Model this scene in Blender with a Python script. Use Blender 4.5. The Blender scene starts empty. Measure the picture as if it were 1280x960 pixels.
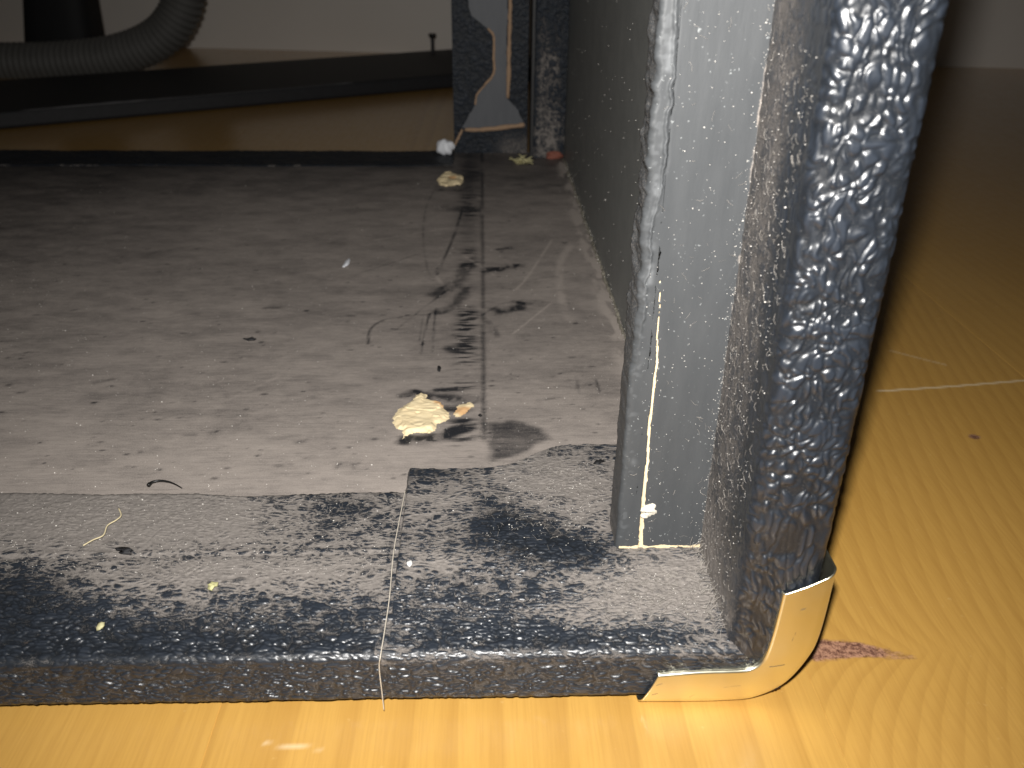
import bpy, math, random
import numpy as np
from mathutils import Matrix

random.seed(7)
RNG = np.random.default_rng(11)
MM = 0.001
SC = bpy.context.scene
COL = SC.collection

# ------------------------------------------------------------------ camera
F_PX = 1098.16
CAM = np.array([-58.2547, -150.1223, 150.0111])          # millimetres
PITCH, YAW, ROLL = 0.4882, 0.0365, -0.0103
_f = np.array([math.sin(YAW) * math.cos(PITCH), math.cos(YAW) * math.cos(PITCH), -math.sin(PITCH)])
_r = np.array([math.cos(YAW), -math.sin(YAW), 0.0])
_d = np.cross(_f, _r)
RGT = math.cos(ROLL) * _r + math.sin(ROLL) * _d
DWN = -math.sin(ROLL) * _r + math.cos(ROLL) * _d
FWD = _f
cd = bpy.data.cameras.new('camera')
cam = bpy.data.objects.new('camera', cd)
COL.objects.link(cam)
m = Matrix.Identity(4)
for i in range(3):
    m[i][0], m[i][1], m[i][2], m[i][3] = RGT[i], -DWN[i], -FWD[i], CAM[i] * MM
cam.matrix_world = m
cd.sensor_width = 36.0
cd.lens = 36.0 * F_PX / 1280.0
cd.clip_start, cd.clip_end = 0.005, 50.0
cd.dof.use_dof = True
cd.dof.focus_distance = 0.245
cd.dof.aperture_fstop = 24.0
SC.camera = cam

# ------------------------------------------------------------------ dim room light and the flash of the phone
w = bpy.data.worlds.new('World')
SC.world = w
w.use_nodes = True
w.node_tree.nodes['Background'].inputs[0].default_value = (1.0, 0.93, 0.84, 1)
w.node_tree.nodes['Background'].inputs[1].default_value = 0.012
ld = bpy.data.lights.new('flash', 'SPOT')
ld.energy = 6.7
ld.color = (1.0, 0.97, 0.93)
ld.shadow_soft_size = 0.004
ld.spot_size = math.radians(112)
ld.spot_blend = 1.0
flash = bpy.data.objects.new('flash', ld)
COL.objects.link(flash)
FL = np.array([-65.0, -152.0, 180.0])
aim = np.array([-40.0, 190.0, 0.0])
zz = FL - aim
zz /= np.linalg.norm(zz)
xx = np.cross([0, 0, 1.0], zz)
xx /= np.linalg.norm(xx)
yy = np.cross(zz, xx)
m = Matrix.Identity(4)
for i in range(3):
    m[i][0], m[i][1], m[i][2], m[i][3] = xx[i], yy[i], zz[i], FL[i] * MM
flash.matrix_world = m
SC.view_settings.view_transform = 'Standard'
SC.view_settings.look = 'None'
SC.view_settings.gamma = 1.0
SC.view_settings.exposure = 0.0
SC.view_settings.use_curve_mapping = False

# ------------------------------------------------------------------ maths helpers (millimetres)
def at(x, y, ax, v):
    """the point of the plane axis[ax] = v (mm) seen at photo pixel x, y"""
    d = RGT * ((x - 640) / F_PX) + DWN * ((y - 480) / F_PX) + FWD
    return CAM + d * ((v - CAM[ax]) / d[ax])

def sm(a, b, x):
    t = np.clip((x - a) / (b - a), 0, 1)
    return t * t * (3 - 2 * t)

TAB = RNG.random((8, 256, 256))
def vn(x, y, s=0):
    T = TAB[s % 8]
    off = 17.3 * (s // 8) + 3.7 * s
    x = np.asarray(x, float) + off
    y = np.asarray(y, float) + off * 1.7
    xi, yi = np.floor(x).astype(int), np.floor(y).astype(int)
    fx, fy = x - xi, y - yi
    fx = fx ** 3 * (fx * (6 * fx - 15) + 10)
    fy = fy ** 3 * (fy * (6 * fy - 15) + 10)
    a, b, c, d = T[xi & 255, yi & 255], T[(xi + 1) & 255, yi & 255], T[xi & 255, (yi + 1) & 255], T[(xi + 1) & 255, (yi + 1) & 255]
    return (a * (1 - fx) + b * fx) * (1 - fy) + (c * (1 - fx) + d * fx) * fy

def fbm(x, y, s=0, o=3, g=.5):
    r, amp, tot = 0, 1.0, 0
    for k in range(o):
        r = r + amp * vn(x * 2 ** k, y * 2 ** k, s + 3 * k)
        tot += amp
        amp *= g
    return r / tot

def worley(x, y, s=0):
    xi, yi = np.floor(x).astype(int), np.floor(y).astype(int)
    f1 = np.full(x.shape, 9.0)
    f2 = np.full(x.shape, 9.0)
    A, B = TAB[s % 8], TAB[(s + 1) % 8]
    for i in (-1, 0, 1):
        for j in (-1, 0, 1):
            cx, cy = xi + i, yi + j
            dx = cx + A[cx & 255, cy & 255] - x
            dy = cy + B[cx & 255, cy & 255] - y
            d = np.sqrt(dx * dx + dy * dy)
            f2 = np.minimum(np.maximum(d, f1), f2)
            f1 = np.minimum(f1, d)
    return f1, f2

def levant(u, v, s=0, K=5.0, cell=5.0, su=1.0, q=1.0):
    """wrinkled leather-cloth grain: nested worm-like ridges broken into beads, 0 valley .. 1 ridge"""
    u, v = u / su / q, v / q
    wu = u + 1.5 * (fbm(u / 2.2, v / 2.2, s + 1, 2) - .5) + 3.5 * (fbm(u / 9, v / 9, s + 4, 2) - .5)
    wv = v + 1.5 * (fbm(u / 2.2, v / 2.2, s + 2, 2) - .5) + 3.5 * (fbm(u / 9, v / 9, s + 6, 2) - .5)
    f1, f2 = worley(wu / 1.9, wv / 1.15, s)
    e = f2 - f1 + .8 * (fbm(u / 2.4, v / 2.4, s + 3, 2) - .5)
    c = sm(-.02, .50, e)
    a1 = np.abs(2 * fbm(wu / 2.3, wv / 1.7, s + 5, 2, .4) - 1)
    a2 = np.abs(2 * vn(wu / cell, wv / cell * 1.2, s + 7) - 1)
    return np.clip((.25 + .75 * c) * (.35 + .65 * sm(0, .26, a1)) * (.45 + .55 * sm(0, .22, a2)), 0, 1)

def seg_dist(X, Y, pts, ky=1.0):
    """distance to a polyline; ky squashes the Y axis"""
    best = np.full(X.shape, 1e9)
    tt = np.zeros(X.shape)
    n = len(pts) - 1
    for i in range(n):
        ax, ay = pts[i][0], pts[i][1] * ky
        bx, by = pts[i + 1][0], pts[i + 1][1] * ky
        L = (bx - ax) ** 2 + (by - ay) ** 2 + 1e-9
        t = np.clip(((X - ax) * (bx - ax) + (Y * ky - ay) * (by - ay)) / L, 0, 1)
        d = np.hypot(X - ax - t * (bx - ax), Y * ky - ay - t * (by - ay))
        k = d < best
        best = np.where(k, d, best)
        tt = np.where(k, (i + t) / n, tt)
    return best, tt

def in_poly(X, Y, P):
    r = np.zeros(X.shape, bool)
    j = len(P) - 1
    for i in range(len(P)):
        xi, yi, xj, yj = P[i][0], P[i][1], P[j][0], P[j][1]
        k = ((yi > Y) != (yj > Y)) & (X < (xj - xi) * (Y - yi) / (yj - yi + 1e-12) + xi)
        r ^= k
        j = i
    return r

def smooth_path(pts, n):
    """Catmull-Rom through pts"""
    P = np.asarray(pts, float)
    P = np.vstack([2 * P[0] - P[1], P, 2 * P[-1] - P[-2]])
    out = []
    segs = len(P) - 3
    for q in np.linspace(0, segs - 1e-6, n):
        i = int(q)
        t = q - i
        a, b, c, d = P[i:i + 4]
        out.append(.5 * (2 * b + (c - a) * t + (2 * a - 5 * b + 4 * c - d) * t * t + (3 * b - a - 3 * c + d) * t ** 3))
    return np.array(out)

# ------------------------------------------------------------------ object helpers
WORG = {}
def base_of(o):
    return WORG.get(o.name, np.zeros(3)) if o else np.zeros(3)

def tag(o, label=None, cat=None, group=None, kind=None):
    if label: o['label'] = label
    if cat: o['category'] = cat
    if group: o['group'] = group
    if kind: o['kind'] = kind
    return o

def empty(name, org):
    o = bpy.data.objects.new(name, None)
    COL.objects.link(o)
    o.empty_display_size = .02
    WORG[o.name] = np.array(org, float)
    o.location = WORG[o.name] * MM
    return o

def mesh_obj(name, V, F, mat, parent=None, attrs=None, org=(0, 0, 0), smooth=True):
    """one mesh object; V in millimetres of the place, org = its origin in the place"""
    V = np.asarray(V, float).reshape(-1, 3)
    org = np.array(org, float)
    me = bpy.data.meshes.new(name)
    if isinstance(F, np.ndarray):
        k = F.shape[1]
        me.vertices.add(len(V))
        me.loops.add(F.size)
        me.polygons.add(len(F))
        me.vertices.foreach_set('co', ((V - org) * MM).astype(np.float32).ravel())
        me.loops.foreach_set('vertex_index', F.astype(np.int32).ravel())
        me.polygons.foreach_set('loop_start', np.arange(0, F.size, k, dtype=np.int32))
        me.polygons.foreach_set('loop_total', np.full(len(F), k, dtype=np.int32))
        me.update(calc_edges=True)
    else:
        me.from_pydata([tuple(p) for p in (V - org) * MM], [], F)
        me.update()
    me.polygons.foreach_set('use_smooth', np.full(len(me.polygons), smooth))
    for k, a in (attrs or {}).items():
        at_ = me.attributes.new(k, 'FLOAT', 'POINT')
        at_.data.foreach_set('value', np.asarray(a, np.float32).ravel())
    me.materials.append(mat)
    o = bpy.data.objects.new(name, me)
    COL.objects.link(o)
    WORG[o.name] = org
    if parent:
        o.parent = parent
    o.location = (org - base_of(parent)) * MM
    return o

def grid_faces(nv, nu, keep=None, closed_u=False):
    i = np.arange(nv - 1)[:, None]
    j = np.arange(nu if closed_u else nu - 1)[None, :]
    j2 = (j + 1) % nu
    F = np.stack(np.broadcast_arrays(i * nu + j, i * nu + j2, (i + 1) * nu + j2, (i + 1) * nu + j), -1).reshape(-1, 4)
    return F if keep is None else F[keep.ravel()[F].all(1)]

def grid(name, P, mat, parent=None, attrs=None, keep=None, org=(0, 0, 0), closed_u=False, flip=False):
    nv, nu = P.shape[:2]
    F = grid_faces(nv, nu, keep, closed_u)
    if flip: F = F[:, ::-1].copy()
    V = P.reshape(-1, 3)
    attrs = {k: np.asarray(a).ravel() for k, a in (attrs or {}).items()}
    if keep is not None:
        used = np.unique(F)
        mp = np.zeros(len(V), int)
        mp[used] = np.arange(len(used))
        F = mp[F]
        V = V[used]
        attrs = {k: a[used] for k, a in attrs.items()}
    return mesh_obj(name, V, F, mat, parent, attrs, org)

def tube(path, rad, n=8, closed_ends=True):
    """vertices and faces of a tube along path; rad is one value or one per point"""
    path = np.asarray(path, float)
    rad = np.broadcast_to(rad, len(path))
    T = np.gradient(path, axis=0)
    T /= np.linalg.norm(T, axis=1)[:, None] + 1e-12
    up = np.array([0.0, 0.0, 1.0]) if abs(T[0][2]) < .9 else np.array([1.0, 0, 0])
    V = []
    nrm = np.cross(T[0], up)
    for p, t, r in zip(path, T, rad):
        nrm = nrm - t * (nrm @ t)
        nrm /= np.linalg.norm(nrm)
        b = np.cross(t, nrm)
        for k in range(n):
            a = 2 * math.pi * k / n
            V.append(p + r * (math.cos(a) * nrm + math.sin(a) * b))
    F = [tuple(q) for q in grid_faces(len(path), n, None, True)]
    if closed_ends:
        F.append(tuple(range(n))[::-1])
        F.append(tuple(range((len(path) - 1) * n, len(path) * n)))
    return np.array(V), F

def prism(poly, lo, hi, axis):
    """extrude a polygon given in the two other axes along axis from lo to hi"""
    n = len(poly)
    V = []
    for v in (lo, hi):
        for a, b in poly:
            p = [a, b]
            p.insert(axis, v)
            V.append(p)
    F = [tuple(range(n))[::-1], tuple(range(n, 2 * n))]
    F += [(i, (i + 1) % n, n + (i + 1) % n, n + i) for i in range(n)]
    return np.array(V, float), F

def box(x0, x1, y0, y1, z0, z1):
    return prism([(x0, y0), (x1, y0), (x1, y1), (x0, y1)], z0, z1, 2)

def bevel(o, width, seg=2):
    md = o.modifiers.new('bevel', 'BEVEL')
    md.width = width * MM
    md.segments = seg
    md.limit_method = 'ANGLE'
    return o

# ------------------------------------------------------------------ material helpers
class Mat:
    def __init__(self, name):
        self.m = bpy.data.materials.new(name)
        self.m.use_nodes = True
        self.t = self.m.node_tree
        self.n = self.t.nodes
        self.b = self.n['Principled BSDF']
        tc = self.n.new('ShaderNodeTexCoord')
        vm = self.n.new('ShaderNodeVectorMath')
        vm.operation = 'SCALE'
        vm.inputs['Scale'].default_value = 1000.0
        self.t.links.new(tc.outputs['Object'], vm.inputs[0])
        self.mm = vm.outputs[0]                          # object coordinates in millimetres
    def link(self, a, b):
        if hasattr(a, 'is_linked') or hasattr(a, 'links'):
            self.t.links.new(a, b)
        else:
            b.default_value = a
    def attr(self, name):
        n = self.n.new('ShaderNodeAttribute')
        n.attribute_name = name
        return n.outputs['Fac']
    def noise(self, scale, detail=3, rough=.55, stretch=(1, 1, 1), dist=0.0, vec=None):
        mp = self.n.new('ShaderNodeMapping')
        mp.inputs['Scale'].default_value = stretch
        self.t.links.new(vec or self.mm, mp.inputs[0])
        n = self.n.new('ShaderNodeTexNoise')
        n.inputs['Scale'].default_value = scale
        n.inputs['Detail'].default_value = detail
        n.inputs['Roughness'].default_value = rough
        n.inputs['Distortion'].default_value = dist
        self.t.links.new(mp.outputs[0], n.inputs['Vector'])
        return n.outputs['Fac']
    def math(self, op, a, b=0.0, c=0.0):
        n = self.n.new('ShaderNodeMath')
        n.operation = op
        self.link(a, n.inputs[0])
        self.link(b, n.inputs[1])
        self.link(c, n.inputs[2])
        return n.outputs[0]
    def ramp(self, x, lo, hi, a=0.0, b=1.0):
        n = self.n.new('ShaderNodeMapRange')
        n.interpolation_type = 'SMOOTHSTEP'
        self.link(x, n.inputs[0])
        for k, v in zip((1, 2, 3, 4), (lo, hi, a, b)):
            n.inputs[k].default_value = v
        return n.outputs[0]
    def mix(self, f, a, b):
        n = self.n.new('ShaderNodeMix')
        n.data_type = 'RGBA'
        self.link(f, n.inputs[0])
        self.link(a if not isinstance(a, tuple) else (*a, 1), n.inputs[6])
        self.link(b if not isinstance(b, tuple) else (*b, 1), n.inputs[7])
        return n.outputs[2]
    def bump(self, h, dist, strength=1.0, prev=None):
        n = self.n.new('ShaderNodeBump')
        n.inputs['Strength'].default_value = strength
        n.inputs['Distance'].default_value = dist * MM
        self.link(h, n.inputs['Height'])
        if prev: self.t.links.new(prev, n.inputs['Normal'])
        return n.outputs[0]
    def set(self, color=None, rough=None, normal=None, metal=None, ior=None, coat=None, spec=None):
        b = self.b.inputs
        if color is not None: self.link((*color, 1) if isinstance(color, tuple) else color, b['Base Color'])
        if rough is not None: self.link(rough, b['Roughness'])
        if normal is not None: self.link(normal, b['Normal'])
        if metal is not None: self.link(metal, b['Metallic'])
        if ior is not None: self.link(ior, b['IOR'])
        if coat is not None: self.link(coat, b['Coat Weight'])
        if spec is not None: self.link(spec, b['Specular IOR Level'])
        return self.m

def plain(name, color, rough=.6, var=.25, scale=.4, bump=.05):
    q = Mat(name)
    n = q.noise(scale, 4)
    c = q.mix(n, tuple(x * (1 - var) for x in color), tuple(min(1, x * (1 + var)) for x in color))
    return q.set(c, rough, q.bump(q.noise(scale * 4, 3), bump, .6))

# painted board under a film of dust: attributes dust, bare
def make_board_mat():
    q = Mat('dusty_black_board')
    st = q.noise(1.0, 4, .6, (.09, 1.3, 1))              # brush lines along X
    fine = q.noise(3.2, 3, .7)
    blot = q.noise(.035, 4, .6, (.6, 1.2, 1))
    d = q.math('ADD', q.attr('dust'), q.math('MULTIPLY', q.math('SUBTRACT', st, .5), .38))
    d = q.math('ADD', d, q.math('MULTIPLY', q.math('SUBTRACT', fine, .5), .95))
    d = q.math('ADD', d, q.math('MULTIPLY', q.math('SUBTRACT', q.noise(.45, 4, .65, (.5, 1.2, 1)), .5), .40))
    d = q.math('ADD', d, q.math('MULTIPLY', q.math('SUBTRACT', blot, .5), .25))
    f = q.ramp(d, 0.0, 1.05)
    c = q.mix(f, (.020, .021, .025), (.37, .325, .292))
    c = q.mix(q.math('MULTIPLY', q.ramp(q.noise(1.7, 2, .5), .64, .72), .35), c, (.55, .50, .45))
    nb = q.bump(st, .12, .5)
    nb = q.bump(fine, .10, .6, nb)
    return q.set(c, q.ramp(f, 0, 1, .45, .95), nb, spec=.35)

# wrinkled leather cloth: attributes dust (0..1), hh (grain height 0..1)
def make_tolex(name, rough=.35, ior=1.56):
    q = Mat(name)
    fine = q.noise(2.6, 4, .7)
    grit = q.noise(7.0, 2, .6)
    d = q.math('ADD', q.attr('dust'), q.math('MULTIPLY', q.math('SUBTRACT', fine, .5), 1.1))
    d = q.math('ADD', d, q.math('MULTIPLY', q.math('SUBTRACT', grit, .5), 1.3))
    f = q.ramp(d, .24, .84)
    tone = q.mix(q.noise(.9, 3), (.125, .114, .106), (.30, .272, .25))
    c = q.mix(f, q.mix(q.attr('hh'), (.010, .012, .015), (.020, .025, .034)), tone)
    nb = q.bump(q.noise(3.6, 3, .65), .045, .5)
    nb = q.bump(q.math('MULTIPLY', grit, f), .12, .9, nb)
    return q.set(c, q.ramp(f, 0, 1, rough, .96), nb, ior=ior, spec=q.ramp(f, 0, 1, .6, .15))

# grey painted batten: attributes raw (bare wood), dust, pale
def make_batten_mat():
    q = Mat('worn_grey_paint')
    n = q.noise(.25, 4, .6, (1, 1, .25))
    c = q.mix(n, (.046, .050, .054), (.074, .078, .082))
    c = q.mix(q.attr('pale'), c, (.20, .21, .22))
    sp = q.ramp(q.noise(1.1, 2, .5), .70, .76)
    c = q.mix(q.math('MULTIPLY', sp, .55), c, (.38, .40, .40))
    dn = q.math('ADD', q.attr('dust'), q.math('MULTIPLY', q.math('SUBTRACT', q.noise(2.4, 4, .7), .5), 1.1))
    df = q.ramp(dn, .3, .7)
    c = q.mix(df, c, (.27, .24, .215))
    wood = q.mix(q.noise(.8, 3, .6, (1, 1, .1)), (.62, .46, .24), (.86, .76, .55))
    rf = q.ramp(q.math('ADD', q.attr('raw'), q.math('MULTIPLY', q.math('SUBTRACT', q.noise(2.0, 3), .5), .5)), .40, .55)
    c = q.mix(rf, c, wood)
    nb = q.bump(q.noise(.8, 5, .65, (1, 1, .2)), .10, .5)
    return q.set(c, q.math('ADD', .5, q.math('MULTIPLY', q.math('MAXIMUM', rf, df), .4)), nb, spec=.35)

def make_wall_paint():
    q = Mat('dark_inner_paint')
    n = q.noise(.06, 5, .65)
    c = q.mix(n, (.15, .156, .152), (.26, .265, .255))
    c = q.mix(q.math('MULTIPLY', q.ramp(q.noise(.7, 2, .5), .73, .79), .6), c, (.30, .29, .26))
    return q.set(c, .55, q.bump(q.noise(1.3, 4, .6, (1, .3, 1)), .12, .6), spec=.4)

def make_torn_wood():
    q = Mat('torn_raw_wood')
    g = q.noise(.5, 5, .6, (.5, 1, 1), .4)
    c = q.mix(g, (.80, .62, .35), (.90, .78, .52))
    c = q.mix(q.math('MULTIPLY', q.ramp(q.attr('rust'), .3, .8), .7), c, (.72, .36, .13))
    return q.set(c, .85, q.bump(g, .2, .5))

# varnished pine: attribute phase = growth-ring count, knot, scratch, tone
def make_pine():
    q = Mat('varnished_pine')
    ph = q.attr('phase')
    fr = q.math('FRACT', q.math('ADD', ph, q.math('MULTIPLY', q.noise(.05, 3, .6, (1, .06, 1)), .6)))
    late = q.math('MULTIPLY', q.ramp(fr, .25, .90), q.ramp(fr, .90, 1.0, 1.0, 0.0))
    fib = q.noise(1.4, 4, .65, (1, .035, 1))
    pore = q.noise(5.0, 2, .6, (1, .08, 1))
    big = q.noise(.012, 3, .5, (1, .4, 1))
    c = q.mix(big, (.50, .276, .057), (.60, .352, .092))
    c = q.mix(q.math('MULTIPLY', late, q.math('ADD', .04, q.math('MULTIPLY', q.attr('tone'), .25))), c, (.29, .130, .024))
    c = q.mix(q.math('MULTIPLY', q.ramp(fib, .35, .75), .30), c, (.36, .18, .038))
    c = q.mix(q.math('MULTIPLY', q.ramp(pore, .55, .8), .10), c, (.28, .13, .03))
    c = q.mix(q.math('MULTIPLY', q.ramp(q.noise(.35, 2), .70, .78), .18), c, (.74, .52, .22))
    kn = q.math('ADD', q.attr('knot'), q.math('MULTIPLY', q.math('SUBTRACT', q.noise(.55, 4, .7), .5), .7))
    kc = q.mix(q.ramp(q.noise(.8, 4, .7), .35, .65), (.12, .052, .036), (.44, .24, .155))
    c = q.mix(q.ramp(kn, .18, .85), c, kc)
    c = q.mix(q.math('MULTIPLY', q.attr('scratch'), .75), c, (.92, .80, .56))
    nb = q.bump(fib, .04, .3)
    q.b.inputs['Coat Roughness'].default_value = .22
    return q.set(c, q.ramp(q.noise(.2, 3), .3, .7, .40, .52), nb, coat=1.0, spec=.3)

M_BOARD = make_board_mat()
M_TOLEX = make_tolex('black_leather_cloth')
M_TOLEX_DULL = make_tolex('black_leather_cloth_dull', .5, 1.22)
M_BATTEN = make_batten_mat()
M_WALLP = make_wall_paint()
M_TORN = make_torn_wood()
M_PINE = make_pine()

# ------------------------------------------------------------------ setting: pine floor and wall
FLOOR_Z = -18.0
V, F = box(-1500, 1500, -1200, 2300, FLOOR_Z - 30, FLOOR_Z - 20.5)
floor = mesh_obj('floor', V, F, plain('subfloor', (.25, .16, .08)), smooth=False)
tag(floor, kind='structure')

KNOT = [at(1018, 812, 2, FLOOR_Z)[:2], at(1075, 812, 2, FLOOR_Z)[:2], at(1142, 822, 2, FLOOR_Z)[:2]]
SCR = [([at(1098, 489, 2, FLOOR_Z)[:2], at(1190, 483, 2, FLOOR_Z)[:2], at(1300, 474, 2, FLOOR_Z)[:2]], .42, .85),
       ([at(1112, 438, 2, FLOOR_Z)[:2], at(1150, 448, 2, FLOOR_Z)[:2], at(1182, 456, 2, FLOOR_Z)[:2]], .40, .40),
       ([at(330, 930, 2, FLOOR_Z)[:2], at(400, 936, 2, FLOOR_Z)[:2]], .15, .5)]
edges = [-1427 + 145.0 * i for i in range(20)]
edges = [e for e in edges if e < 1400]
shift = 23.0 - min(edges, key=lambda e: abs(e - 23.0))
edges = [e + shift for e in edges]
for i, x0 in enumerate(edges[:-1]):
    x1 = edges[i + 1]
    near = abs(.5 * (x0 + x1) - 20) < 250
    xs = np.linspace(x0 + .10, x1 - .10, 146 if near else 12)
    ys = np.concatenate([np.linspace(-1100, -80, 12), np.linspace(-75, 260, 300 if near else 10), np.linspace(275, 2200, 24)])
    Y, X = np.meshgrid(ys, xs, indexing='ij')
    cx = x0 + (35 if i % 2 else 110)
    rr = random.Random(i)
    ph = (np.abs(X - cx) / (5.2 + 2.5 * rr.random()) + 1.6 * fbm(X / 60, Y / 300, i) + Y * .0020 * rr.uniform(-1, 1))
    kn = np.zeros(X.shape)
    sc = np.zeros(X.shape)
    tone = np.full(X.shape, .10 + .25 * rr.random())
    if abs(x0 - 23.0) < 1:
        tone[:] = .62
        # rings bend round the spike knot
        kd, kt = seg_dist(X, Y, KNOT)
        dy = Y - 16.0
        fall = np.exp(-((X - 36) / 30.0) ** 2)
        lens = np.exp(-((X - 46) / 26.0) ** 2)
        push = 13.0 * lens * np.exp(-np.abs(dy) / 11.0)
        ph = (X - .21 * dy - .20 * np.minimum(dy, 0) - push) / 5.6 + .6 * fbm(X / 60, Y / 240, 5) + .12 * fbm(X / 12, Y / 60, 2)
        tone = tone - .42 * np.exp(-((X - 66) / 16.0) ** 2 - ((dy + 1) / 7.0) ** 2)
        wid = 4.0 * (1 - .72 * kt) + .2
        kn = (1 - sm(.55, 1.35, kd / wid)) * (1 - .55 * sm(.45, 1.0, kt))
        p = at(1218, 546, 2, FLOOR_Z)
        kn = np.maximum(kn, .80 * (1 - sm(.4, 1.4, np.hypot((X - p[0]) / 2.6, (Y - p[1]) / 2.2))))
    if abs(x0 + 122.0) < 1:
        tone[:] = .85
        ph = (X - .03 * Y) / 13.5 + .8 * fbm(X / 40, Y / 300, 6)
    for pts, wd, a in SCR:
        d, t = seg_dist(X, Y, pts)
        sc = np.maximum(sc, a * (1 - sm(.3, 1.0, d / (wd + .45))))
    # slight crown and eased edges
    z = FLOOR_Z - (.06 if near else 0) * np.clip(1 - np.minimum(X - x0, x1 - X) / .8, 0, 1) ** 2
    P = np.stack([X, Y, z], -1)
    # skirts on the long sides give the plank its thickness
    left = P[:, :1].copy(); left[..., 2] = FLOOR_Z - 20
    right = P[:, -1:].copy(); right[..., 2] = FLOOR_Z - 20
    P = np.concatenate([left, P[:, :1], P, P[:, -1:], right], 1)
    pad = lambda a: np.concatenate([a[:, :1], a[:, :1], a, a[:, -1:], a[:, -1:]], 1)
    grid('plank', P, M_PINE, floor, dict(phase=pad(ph), knot=pad(kn), scratch=pad(sc), tone=pad(tone)))

# the thin pale scratches are finer than the plank's mesh: shallow slivers lying in the varnish are left to the attribute above
wy = lambda x: 1140.0 - 0.142 * (x + 100.0)
V, F = prism([(-1700, wy(-1700)), (1700, wy(1700)), (1700, wy(1700) + 60), (-1700, wy(-1700) + 60)], FLOOR_Z - 25, 1400, 2)
tag(mesh_obj('wall', V, F, plain('pale_wall_paint', (.86, .81, .75), .8, .05, .01, .05), smooth=False), kind='structure')

# ------------------------------------------------------------------ the cabinet
T = 18.0
DEP = 492.0
cab = empty('speaker_cabinet', (0, 0, FLOOR_Z))
tag(cab, 'black cloth covered wooden speaker cabinet lying open, dusty inside, with brass coloured corner', 'speaker cabinet')

# bottom board -------------------------------------------------------
def adapt(a, b, n, k):
    t = np.linspace(0, 1, n)
    return a + (b - a) * (np.exp(k * t) - 1) / (math.exp(k) - 1)

ys = adapt(20, DEP - 2, 520, 1.6)
xs = -adapt(0, 560, 560, 1.0)[::-1]
Y, X = np.meshgrid(ys, xs, indexing='ij')
dust = .66 + .10 * (fbm(X / 40, Y / 25, 1) - .5)
dust += .30 * (fbm(X / 14, Y / 6, 4, 4) - .5)
z = .10 * (fbm(X / 9, Y / 2.5, 2, 3) - .5)
bl = at(604, 590, 2, 0)
def mark(pts, wid, amt, ky=1.0, soft=.9, rough=.5, taper=False):
    """darken (amt>0) or dust (amt<0) along a stroke given in photo pixels, width in mm on the board"""
    global dust
    P = np.array([at(x, y, 2, 0)[:2] for x, y in pts])
    if len(P) > 2: P = smooth_path(np.c_[P, P[:, 0] * 0], 8 * len(P))[:, :2]
    lo = np.min(P, 0) - 25; hi = np.max(P, 0) + 25
    k = (X > lo[0]) & (X < hi[0]) & (Y > lo[1]) & (Y < hi[1])
    if not k.any(): return
    d, t = seg_dist(X[k], Y[k], P, ky)
    ww = wid * (1 + rough * (fbm(X[k] / 5, Y[k] / 2, 6) - .5) * 2)
    if taper: ww = ww * (1 - .85 * t)
    gap = .35 + .65 * sm(.36, .58, fbm(X[k] / 3.5, Y[k] / 7, 7, 3))
    dust[k] -= .62 * amt * gap * (1 - sm(1 - soft, 1 + .3 * soft, d / np.maximum(ww, .05)))
# long brushed dark strip beside the groove
sx = at(578, 480, 2, 0)[0]
strip = np.exp(-((X - (sx + 1.0)) / 4.0) ** 2)
streak = sm(.50, .66, fbm(X / 14, Y / .9, 3, 2)) * sm(.38, .6, fbm(X / 50, Y / 18, 2, 2))
dust -= .85 * strip * streak * sm(70, 110, Y)
dust -= .45 * np.exp(-((X - sx + 1) / 6.0) ** 2) * sm(250, 330, Y) * (.4 + .6 * streak)
# shallow groove line
gx = at(604, 400, 2, 0)[0] + .4 * (fbm(Y / 30, Y * 0, 1) - .5)
gv = np.exp(-((X - gx) / .9) ** 2) * sm(.25, .5, fbm(Y / 16, Y * 0 + 3, 5)) * sm(84, 96, Y)
dust -= .32 * gv
z = z - .35 * gv
# stains and scuffs
for pts, wd, amt in [
    ([(612, 338), (650, 332)], 4.4, 1.25), ([(622, 312), (638, 310)], 2.4, .7),
    ([(625, 388), (648, 384)], 5.0, .95), ([(640, 377), (664, 380)], 1.6, 1.0),
    ([(425, 583), (440, 580)], 3.0, .50), ([(372, 553), (384, 550)], 1.4, .30),
    ([(335, 385), (350, 384)], 2.6, .60), ([(610, 402), (622, 420)], 2.2, .35),
    ([(180, 318), (220, 312)], 4.0, .25), ([(430, 240), (520, 225)], 6, .12),
    ([(265, 480), (300, 478)], 3.2, .12), ([(120, 478), (140, 474)], 2.0, .35),
    ([(228, 545), (270, 540)], 1.0, .25), ([(10, 495), (30, 490)], 1.4, .4), ([(20, 442), (45, 440)], 1.4, .4),
    ([(90, 388), (100, 386)], 1.0, .5), ([(200, 398), (240, 384)], 1.1, .12), ([(545, 368), (572, 350), (588, 328)], 5.0, .58),
    ([(548, 390), (566, 382), (584, 360)], 4.0, .62), ([(690, 470), (745, 455)], 1.2, .15), ([(674, 500), (700, 497)], 1.2, .4),
    ([(745, 475), (750, 490)], .8, .4), ([(720, 470), (724, 492)], .8, .3)]:
    mark(pts, wd, amt)
mark([(270, 490), (300, 520), (260, 545)], 9, .14)
mark([(285, 500), (350, 470)], 1.2, -.15)
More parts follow.
